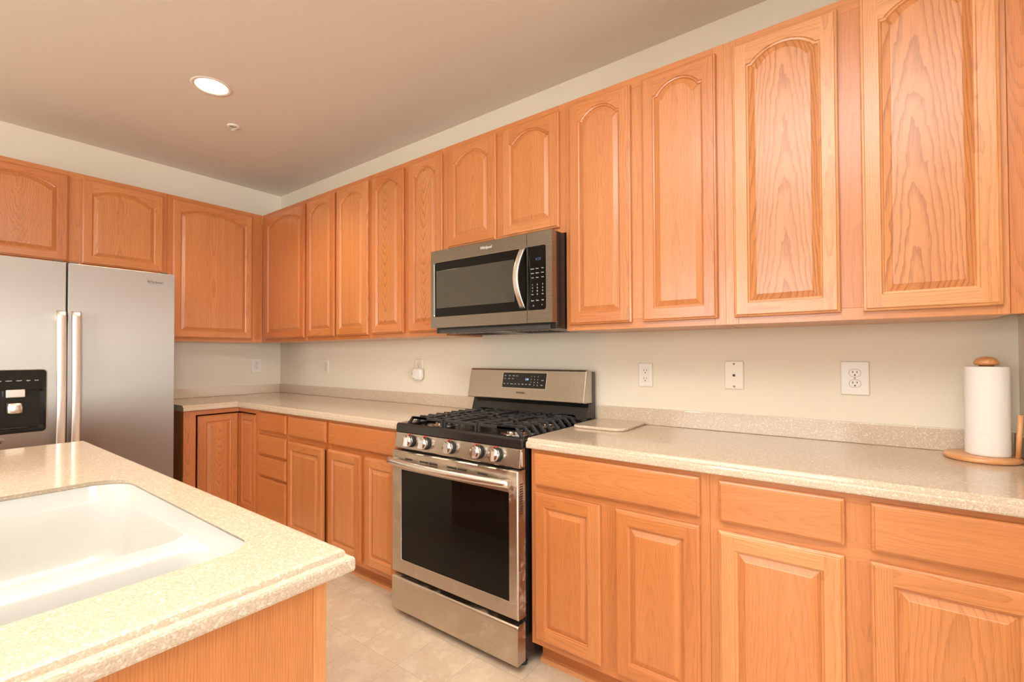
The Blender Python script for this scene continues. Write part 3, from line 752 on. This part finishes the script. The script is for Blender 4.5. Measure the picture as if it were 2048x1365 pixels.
def front_piece(x0, x1, ox0, ox1, rl, rr_, name, rside):
    """steel front with a rounded opening for glass"""
    b = B(); m = STEEL_M
    outer = [(x0, zA), (x1, zA), (x1, zB), (x0, zB)]
    A = b.ring([(x, MY, z) for x, z in outer]); Bk = b.ring([(x, -.386, z) for x, z in outer])
    op = rrect(ox0, ox1, wz0, wz1, (rr_, rr_, rl, rl), 5)
    Hf = b.ring([(x, MY, z) for x, z in op]); Hb = b.ring([(x, MY+.006, z) for x, z in op])
    b.fill([A, Hf], m); b.loft([A, Bk], m, smooth=False, cap1=True); rim = b.loft([Hf, Hb], CHROME); b.face(Hb, BLACK_GLASS)
    for f in rim:
        if f and abs(f.calc_center_median().x-SPX) < .004: f.material_index = b.mi(BLACK_G)
    return b.done(name, t)
dr = front_piece(.0, SPX-.001, wx0, SPX-.0015, .012, .0005, 'door', False)
pn = front_piece(SPX+.001, MW, SPX+.0015, wx1, .0005, .012, 'control_panel', True)
b = B(); b.box(wx0+.016, SPX-.075, MY+.0035, MY+.0062, wz0+.045, wz1-.045, MESHW, .001); b.done('window', dr)
b = B(); n = 20; rings = []
for i in range(n+1):
    f = i/n; z = mz(1.455)+(1.727-1.455)*f; s = math.sin(PI*f)
    y = MY-.006-.038*s; xc = SPX-.020-.012*s
    rings.append(b.ring([(xc+sx, y+sy, z) for sx, sy in rrect(-.014, .014, -.006, .006, .004, 3)]))
b.loft(rings, HANDLE, smooth=True, cap0=True, cap1=True); b.done('handle', dr)
yp = MY+.0056
L = []
cx = [SPX+.026, SPX+.052, SPX+.080]
for j, row in enumerate((('Popcorn', 'Potato', 'Pizza'), ('Reheat', 'Defrost', 'Soften'), ('Cook', 'Steam', 'Timer'))):
    for x, s in zip(cx, row): L.append((s, .0068, x, mz(1.630)-j*.020, .8))
for j, row in enumerate((('1', '2', '3'), ('4', '5', '6'), ('7', '8', '9'), ('Pwr', '0', 'Clk'))):
    for x, s in zip(cx, row): L.append((s, .0105 if len(s) == 1 else .007, x, mz(1.558)-j*.0145))
for x, s in zip(cx, ('Start', 'Vent', 'Off')): L.append((s, .008, x, mz(1.487)))
L += [('O', .009, cx[0]+.005, mz(1.464)), ('*', .012, cx[2]-.004, mz(1.464))]
lettering(L, PRINT_W, 'keypad_legend', pn, yp)
lettering([('4:22', .017, SPX+.057, mz(1.672))], GLOW_DIM, 'clock_digits', pn, yp)
lettering([('Whirlpool', .0185, 2.792-MX0, mz(1.7635), .95, .12)], TRIMW, 'brand_lettering', dr, MY-.0005)

# ------------------------------------------------------------ gas range
GX0, GX1 = 2.414, 3.164; GW = GX1-GX0
t = thing('gas_range', 'stainless gas range with black cooktop between the two counters', 'range', (GX0, 0, 0))
b = B(); b.box(.003, GW-.003, -.63, -.05, .035, .872, BLACK_E, .004); b.done('body', t)
for x in (.035, GW-.035):
    for y in (-.60, -.10):
        b = B(); b.lathe([(.018, 0), (.018, .01), (.010, .012), (.010, .034)], BLACK_M, (x, y, 0), n=14); b.done('leveling_foot', t)
# cooktop tray: raised front rim, sunken middle
b = B()
pr = [(-.60, .896), (-.622, .898), (-.634, .912), (-.642, .9155), (-.652, .913), (-.6565, .905), (-.658, .874), (-.64, .8725), (-.05, .8725), (-.05, .905), (-.075, .905), (-.085, .896)]
A = b.ring([(0.0, y, z) for y, z in pr]); C = b.ring([(GW, y, z) for y, z in pr])
b.loft([A, C], BLACK_E, True, False, True, True)
for x in (0., GW-.03): b.box(x+.0002, x+.0298, -.62, -.06, .88, .9075, BLACK_E, .004)
b.done('cooktop', t, bevel=.002)
# burners
BUR = [(.155, -.47, .048), (.155, -.20, .036), (.375, -.335, .05), (.60, -.47, .052), (.60, -.20, .04)]
for x, y, r in BUR:
    b = B()
    b.lathe([(r*1.5, .0), (r*1.5, .002), (r*1.1, .003), (r*1.05, .012), (r*.9, .016)], CHROME, (x, y, .8962), n=28)
    b.lathe([(r, .016), (r*1.02, .020), (r*.97, .026), (r*.5, .0285), (0, .029)], BLACK_E, (x, y, .8962), n=28)
    b.done('burner', t)
# grates
def grate(x0, x1, leftleg, rightleg, centers, name='grate'):
    b = B(); zt = .940; hh = .012; w = .011
    ya, yb = -.605, -.105
    # main rails along y near the sides
    for x in ((x0+.028 if not leftleg else x0+.115), (x1-.028 if not rightleg else x1-.115)):
        pass
    xi0 = x0+(.034 if leftleg else .006); xi1 = x1-(.034 if rightleg else .006)
    for y in (ya, yb): b.bar((xi0, y, zt), (xi1, y, zt), w, hh, IRON)
    for x, lg in ((x0, leftleg), (x1, rightleg)):
        if not lg:
            xx = x+(.006 if x == x0 else -.006)
            b.bar((xx, ya, zt), (xx, yb, zt), w, hh, IRON)
            for y in (ya, (ya+yb)/2, yb): b.bar((xx, y, .898), (xx, y, zt), w, w, IRON)
    nb = 10
    for i in range(nb):
        y = ya+(yb-ya)*(i+.15)/(nb-.1+.4) if False else ya+(yb-ya)*i/(nb-1)
        near = min((abs(y-cy) for _, cy in centers), default=1)
        for lg, xo, xi, sgn in ((leftleg, x0, xi0, 1), (rightleg, x1, xi1, -1)):
            if not lg: continue
            ln = .075 if near < .06 else .10
            b.bar((xi-sgn*.004, y, zt), (xi+sgn*ln, y, zt), w, hh, IRON)
            b.bar((xi, y, zt+.002), (xo, y, .905), w, .013, IRON)
        # inner short fingers
        for lg, xx, sgn in ((leftleg, x0, 1), (rightleg, x1, -1)):
            if lg: continue
            if i in (0, nb-1): continue
            b.bar((xx+sgn*.006, y, zt), (xx+sgn*(.055 if near > .04 else .035), y, zt), w, hh, IRON)
    for x in (x0+.115 if leftleg else x0+.065, x1-.115 if rightleg else x1-.065):
        b.bar((x, ya, zt), (x, yb, zt), w, hh, IRON)
    for cx_, cy in centers:
        for a in (45, 135, 225, 315):
            ca, sa = math.cos(math.radians(a)), math.sin(math.radians(a))
            b.bar((cx_+.022*ca, cy+.022*sa, zt+.001), (cx_+.085*ca, cy+.085*sa, zt+.001), .009, hh, IRON)
        b.bar((x0+.06, cy, zt), (cx_-.03, cy, zt), w, hh, IRON); b.bar((cx_+.03, cy, zt), (x1-.06, cy, zt), w, hh, IRON)
    return b.done(name, t, bevel=.0015)
grate(.030, .268, True, False, [(.155, -.47), (.155, -.20)])
grate(.274, .476, False, False, [(.375, -.335)])
grate(.482, .722, False, True, [(.60, -.47), (.60, -.20)])
# control panel, slanted
b = B()
pr = [(-.652, .8735), (-.657, .871), (-.668, .800), (-.664, .796), (-.63, .796), (-.63, .8735)]
A = b.ring([(.0, y, z) for y, z in pr]); C = b.ring([(GW, y, z) for y, z in pr]); b.loft([A, C], STEEL, True, False, True, True)
cp = b.done('control_panel', t, bevel=.003)
b = B(); b.box(GW-.0005, GW+.0006, -.655, -.650, .805, .86, TRIMW); b.done('end_trim', cp)
for px in (2.527, 2.629, 2.786, 2.948, 3.046):
    kx = px-GX0
    k = B(); k.lathe([(.0285, .0), (.0285, -.005), (.0275, -.007), (.027, -.008)], BLACK_M, (0, 0, 0), 'y', 28)
    k.lathe([(.0270, -.008), (.0270, -.026), (.0250, -.0295), (0, -.030)], CHROME, (0, 0, 0), 'y', 28)
    k2 = k.done('knob', t); k2.location = (kx, -.6632, .838); k2.rotation_euler = (math.radians(-8), 0, 0)
    g = B(); A = g.ring([(-.0105, -.0295, -.024), (.0105, -.0295, -.024), (.0105, -.0295, .015), (0, -.0295, .0255), (-.0105, -.0295, .015)])
    C = g.ring([(-.0040, -.044, -.022), (.0040, -.044, -.022), (.0040, -.044, .014), (0, -.044, .024), (-.0040, -.044, .014)])
    g.loft([A, C], CHROME, True, False, True, True); g.done('knob_grip', k2)
    g = B(); g.tube([(.0335*math.cos(a), -.0012, .0335*math.sin(a)) for a in [math.radians(92+i*11) for i in range(6)]], .0017, RED, 6); g.done('red_marking', k2)
# oven door
b = B()
DY = -.683
fo = [(.0, .211), (GW, .211), (GW, .789), (.0, .789)]
wx = (2.480-GX0, 3.122-GX0, .277, .703)
A = b.ring([(x+e, DY, z+f) for (x, z), e, f in zip(fo, (.004, -.004, -.004, .004), (.004, .004, -.004, -.004))])
A1 = b.ring([(x, DY+.005, z) for x, z in fo]); Bk = b.ring([(x, -.6305, z) for x, z in fo])
op = rrect(wx[0], wx[1], wx[2], wx[3], .005, 3)
Hf = b.ring([(x, DY, z) for x, z in op]); Hb = b.ring([(x, DY+.0025, z) for x, z in op])
b.fill([A, Hf], STEEL_D); b.loft([A, A1, Bk], STEEL_D, smooth=False, cap1=True); b.loft([Hf, Hb], CHROME)
od = b.done('oven_door', t)
b = B(); G = b.ring([(x, DY+.002, z) for x, z in op]); G2 = b.ring([(x, DY+.006, z) for x, z in op]); b.loft([G, G2], BLACK_GLASS, smooth=False, cap0=True, cap1=True); b.done('window', od)
b = B()
for x0, x1, z in ((.095, .145, .756), (.195, .25, .756), (.258, .31, .756), (.195, .25, .741), (.258, .31, .741), (.37, .425, .756), (.433, .485, .756), (.37, .425, .741), (.433, .485, .741), (.545, .60, .756)):
    b = B(); b.box(x0, x1, DY-.0006, DY+.002, z-.0042, z+.0042, SLOT, .0003); b.done('vent_slot', od)
b = B(); n = 28; path = []
for i in range(n+1):
    f = i/n; x = -.002+(GW-.030)*f+.006; path.append((x, DY-.022-.030*math.sin(PI*f)**.8, .742))
b.tube(path, .0145, HANDLE, 16, sy=1.15); 
for x in (.018, GW-.038): b.box(x-.012, x+.012, DY-.026, DY-.0005, .730, .754, HANDLE, .003)
b.done('handle', od)
b = B()
for i in range(13): b.box(GW-.0003, GW+.0008, -.668, -.648, .62+i*.0095, .6245+i*.0095, SLOT)
b.done('side_vent', od)
# storage drawer
b = B(); pr = [(DY-.002, .036), (DY-.002, .183), (DY+.004, .190), (-.655, .191), (-.6305, .191), (-.6305, .036)]
A = b.ring([(.001, y, z) for y, z in pr]); C = b.ring([(GW-.001, y, z) for y, z in pr]); b.loft([A, C], STEEL_D, True, False, True, True)
b.done('storage_drawer', t, bevel=.002)
b = B(); b.box(.01, GW-.01, -.64, -.6305, .19, .212, BLACK_M); b.done('drawer_gap_strip', t)  # matte black strip set into the gap above the drawer
# backguard
b = B(); pr = [(-.119, .905), (-.088, 1.000), (-.05, 1.000), (-.05, .905)]
A = b.ring([(.006, y, z) for y, z in pr]); C = b.ring([(GW, y, z) for y, z in pr]); b.loft([A, C], BLACK_G, True, False, True, True); b.done('riser', t)
b = B(); b.box(.002, GW, -.049, -.016, .88, 1.158, GREY_D, .004); b.done('back_box', t)
b = B(); pr = [(-.050, 1.160), (-.094, 1.170), (-.102, 1.167), (-.106, 1.160), (-.1385, 1.010), (-.137, 1.005), (-.05, 1.003)]
def bgx(f): return 0
A = b.ring([(-.002, y, z) for y, z in pr]); C = b.ring([(GW-.001, y, z) for y, z in pr]); b.loft([A, C], STEEL, True, False, True, True)
bgd = b.done('backguard', t, bevel=.0035)
sl = math.atan2(.1385-.106, .150)
disp = B(); disp.box(-.141, .141, -.0012, .003, -.041, .041, BLACK_G, .0008); dp = disp.done('display_panel', bgd)
dp.location = (2.795-GX0, -.1172, 1.1075); dp.rotation_euler = (-sl, 0, 0)
tr = B(); tr.box(-.1435, .1435, -.0006, .003, -.0435, .0435, CHROME, .0005)
o = tr.done('display_bezel', bgd); o.location = dp.location; o.rotation_euler = dp.rotation_euler
L = [(s, .0068, x, .024, .8) for s, x in (('Bake', -.125), ('Broil', -.095), ('Warm', -.068), ('Conv', -.047))]
L += [(s, .0068, x, .008, .8) for s, x in (('Time', -.125), ('Clean', -.098), ('Lock', -.072))]
L += [(s, .0068, x, -.020, .8) for s, x in (('Oven', -.126), ('Self', -.104), ('Favorite', -.076), ('Keep', -.052), ('Timer', -.028), ('Delay', -.004), ('Start', .019), ('Light', .042))]
L += [(str(3*r+c+1), .0085, .048+c*.021, .022-r*.0155) for r in range(3) for c in range(3)]
L += [('0', .0085, .069, -.024), ('#', .0085, .090, -.024), ('Cancel', .0068, .119, .003, .8), ('Start', .0085, .117, -.022, .9)]
for sel in (lambda q: q[2] < -.04 and q[3] > 0, lambda q: q[3] < -.015 and q[2] < .045, lambda q: len(q[0]) == 1, lambda q: q[2] > .11):
    o = lettering([q for q in L if sel(q)], PRINT_W, 'keypad_legend', bgd, -.0016); o.location = dp.location; o.rotation_euler = dp.rotation_euler
o = lettering([('1:24', .0150, .020, .006, .85)], GLOW_B, 'clock_digits', bgd, -.0016); o.location = dp.location; o.rotation_euler = dp.rotation_euler
o = lettering([('SAMSUNG', .0135, -.012, -.0665, .95)], PRINT_D, 'brand_lettering', bgd, -.0012); o.location = dp.location; o.rotation_euler = dp.rotation_euler

# ------------------------------------------------------------ wall plates
def wall_plate(kind, label, cat, cx, cz, w, h, rot=0., loc=None, mt=WHITE_P, name='wall_outlet'):
    t = thing(name, label, cat, loc or (cx, 0, cz), rot)
    b = B(); rr = [b.ring([(x, y, z) for x, z in rrect(-w/2+e, w/2-e, -h/2+e, h/2-e, .004, 4)]) for e, y in ((0, -.0005), (0, -.003), (.0015, -.0055), (.004, -.0065))]
    b.loft(rr, mt, cap0=True, cap1=True); b.done('cover_plate', t)
    yf = -.0066
    def sockets(zc):
        b.box(-.0075, -.0052, yf-.0023, yf, zc-.0005, zc+.008, SLOT); b.box(.0052, .0075, yf-.0023, yf, zc, zc+.0075, SLOT)
        b.lathe([(.0028, 0), (.0028, -.0023)], SLOT, (0, yf, zc-.0075), 'y', 12)
    if kind == 'duplex':
        for s in (-1, 1):
            zc = s*.0195
            b = B(); p = rrect(-.0183, .0183, zc-.0148, zc+.0148, .0138, 6)
            A = b.ring([(x, yf+.0005, z) for x, z in p]); C = b.ring([(x, yf-.0005, z) for x, z in p]); b.loft([A, C], GROOVE, cap1=True)
            p = rrect(-.017, .017, zc-.0135, zc+.0135, .0125, 6)
            A = b.ring([(x, yf+.0005, z) for x, z in p]); C = b.ring([(x, yf-.0018, z) for x, z in p]); b.loft([A, C], mt, cap1=True)
            sockets(zc); b.done('receptacle', t)
        b = B(); b.lathe([(.003, 0), (.0026, -.0012), (0, -.0014)], SCREW, (0, yf, 0), 'y', 12); b.done('screw', t)
    elif kind == 'decora':
        b = B(); b.box(-.0165, .0165, yf-.0018, yf+.0005, -.033, .033, mt, .001)
        yf2 = yf; sockets(.019); sockets(-.019); b.done('receptacle', t)
        for z in (-.048, .048):
            b = B(); b.lathe([(.003, 0), (.0026, -.0012), (0, -.0014)], mt, (0, yf, z), 'y', 12); b.done('screw', t)
    elif kind == 'phone':
        b = B(); b.box(-.0085, .0085, yf-.0012, yf+.0005, -.0085, .0095, mt, .0008); b.box(-.0048, .0048, yf-.0022, yf, -.004, .004, SLOT); b.box(-.002, .002, yf-.0022, yf, -.006, -.003, SLOT); b.done('jack', t)
        for z in (-.0475, .0475):
            b = B(); b.lathe([(.0045, 0), (.0045, -.0015), (.003, -.0035), (0, -.004)], SCREW, (0, yf, z), 'y', 14); b.done('screw', t)
    return t
wall_plate('duplex', 'white duplex outlet on the fridge wall near the corner', 'outlet', 0, 0, .086, .123, PI/2, (0, -.210, 1.162))
wall_plate('duplex', 'pale duplex outlet on the long wall nearest the room corner', 'outlet', .741, 1.155, .080, .117, mt=IVORY)
wall_plate('duplex', 'pale outlet half covered by a white plug-in device', 'outlet', 1.850, 1.160, .080, .117, mt=IVORY)
wall_plate('decora', 'white rectangular-insert outlet just right of the range', 'outlet', 3.420, 1.147, .069, .112)
wall_plate('phone', 'ivory phone jack plate with two screws on the long wall', 'phone jack', 3.806, 1.155, .075, .120, mt=IVORY, name='phone_jack')
wall_plate('duplex', 'oversized white duplex outlet left of the paper towels', 'outlet', 4.219, 1.153, .087, .125)
# plug-in device
t = thing('plug_in_detector', 'round-cornered white plug-in device covering the lower outlet socket', 'detector', (1.860, 0, 1.1175))
b = B(); rr = [b.ring([(x, y, z) for x, z in rrect(-.045+e, .045-e, -.041+e, .041-e, .026, 6)]) for e, y in ((.004, -.0090), (0, -.014), (0, -.030), (.003, -.036), (.010, -.0395))]
b.loft(rr, WHITE_P, cap0=True, cap1=True); b.done('housing', t)
b = B(); b.box(-.040, -.037, -.0388, -.0365, -.004, .010, SLOT); b.box(-.025, -.008, -.0402, -.0394, -.028, -.026, GREY_D); b.done('indicator', t)

# ------------------------------------------------------------ paper towels
HX, HY = 4.535, -.118
t = thing('paper_towel_holder', 'wooden paper towel holder with round knob and side rod', 'holder', (HX, HY, .914))
b = B(); fs = b.lathe([(.0, .0006), (.084, .0006), (.0885, .004), (.0885, .012), (.084, .0165), (.06, .0168), (0, .0168)], OAK, n=48); b.board(fs, 0, tone=1., con=.35, slope=.02); b.done('base', t)
b = B(); fs = b.lathe([(.010, .0168), (.010, .288)], OAK, (.014, .003, 0), n=16); b.board(fs, 2, tone=.9, con=.3)
b.done('post', t)
b = B(); fs = b.lathe([(.0, .288), (.016, .288), (.017, .293), (.026, .294), (.029, .298), (.0285, .304), (.024, .312), (.014, .318), (0, .320)], OAK, (.014, .003, 0), n=28); b.board(fs, 2, tone=.8, con=.3); b.done('knob', t)
b = B(); fs = b.tube([(.0735, -.024, .0170), (.081, -.022, .145)], .0062, OAK, 12); b.board(fs, 2, tone=1., con=.3); b.done('side_rod', t)
b = B(); R0 = .0515
prof = [(.020, .0), (R0-.002, .0), (R0, .002)]
rng2 = random.Random(3)
for i in range(1, 30): prof.append((R0+.0004*math.sin(i*1.7)+rng2.uniform(-.0003, .0003), .272*i/30))
prof += [(R0, .270), (R0-.002, .272), (.020, .272), (.020, .0)]
b.lathe(prof, PAPER, n=56)
o = b.done('paper_towel_roll'); o.location = (HX+.014, HY+.003, .9312)
tag(o, 'white paper towel roll standing on the wooden holder by the right wall', 'paper towels')

# ------------------------------------------------------------ ceiling fittings
for i, (x, y) in enumerate(CANS):
    t = thing('recessed_light', ('lit recessed ceiling light in view above the corner', 'added unseen ceiling light above the island sink', 'added unseen ceiling light behind the island, left', 'added unseen ceiling light behind the camera, right')[i], 'ceiling light', (x, y, H))
    b = B(); b.lathe([(.076, .001), (.080, -.003), (.094, -.0035), (.097, -.0005)], TRIMW, n=44, caps=False); b.done('trim_ring', t)
    b = B(); b.lathe([(.0765, .0), (.068, .05), (.058, .10), (.054, .125)], TRIMW, n=40, caps=False); b.done('reflector', t)
    b = B(); b.lathe([(0, .028), (.022, .033), (.040, .052), (.046, .080), (.040, .115), (.02, .128)], BULB, n=28); b.done('bulb', t)
    light('can_light', 'SPOT', (x, y, H-.012), (x, y, 0), 46.0, WARM, spot_size=math.radians(130), spot_blend=.7, shadow_soft_size=.06)
t = thing('sprinkler_head', 'small white sprinkler head on the ceiling near the lit recessed light', 'sprinkler', (1.069, -.848, H))
b = B(); b.lathe([(.036, -.0004), (.036, -.003), (.030, -.007), (.016, -.008), (.016, -.004)], TRIMW, n=28, caps=False); b.done('escutcheon', t)
b = B(); b.tube([(.010, 0, -.006), (.009, 0, -.020), (0, 0, -.026)], .0022, TRIMW, 8); b.tube([(-.010, 0, -.006), (-.009, 0, -.020), (0, 0, -.026)], .0022, TRIMW, 8)
b.lathe([(.004, -.026), (.013, -.028), (.013, -.029), (0, -.029)], TRIMW, n=18); b.done('deflector', t)
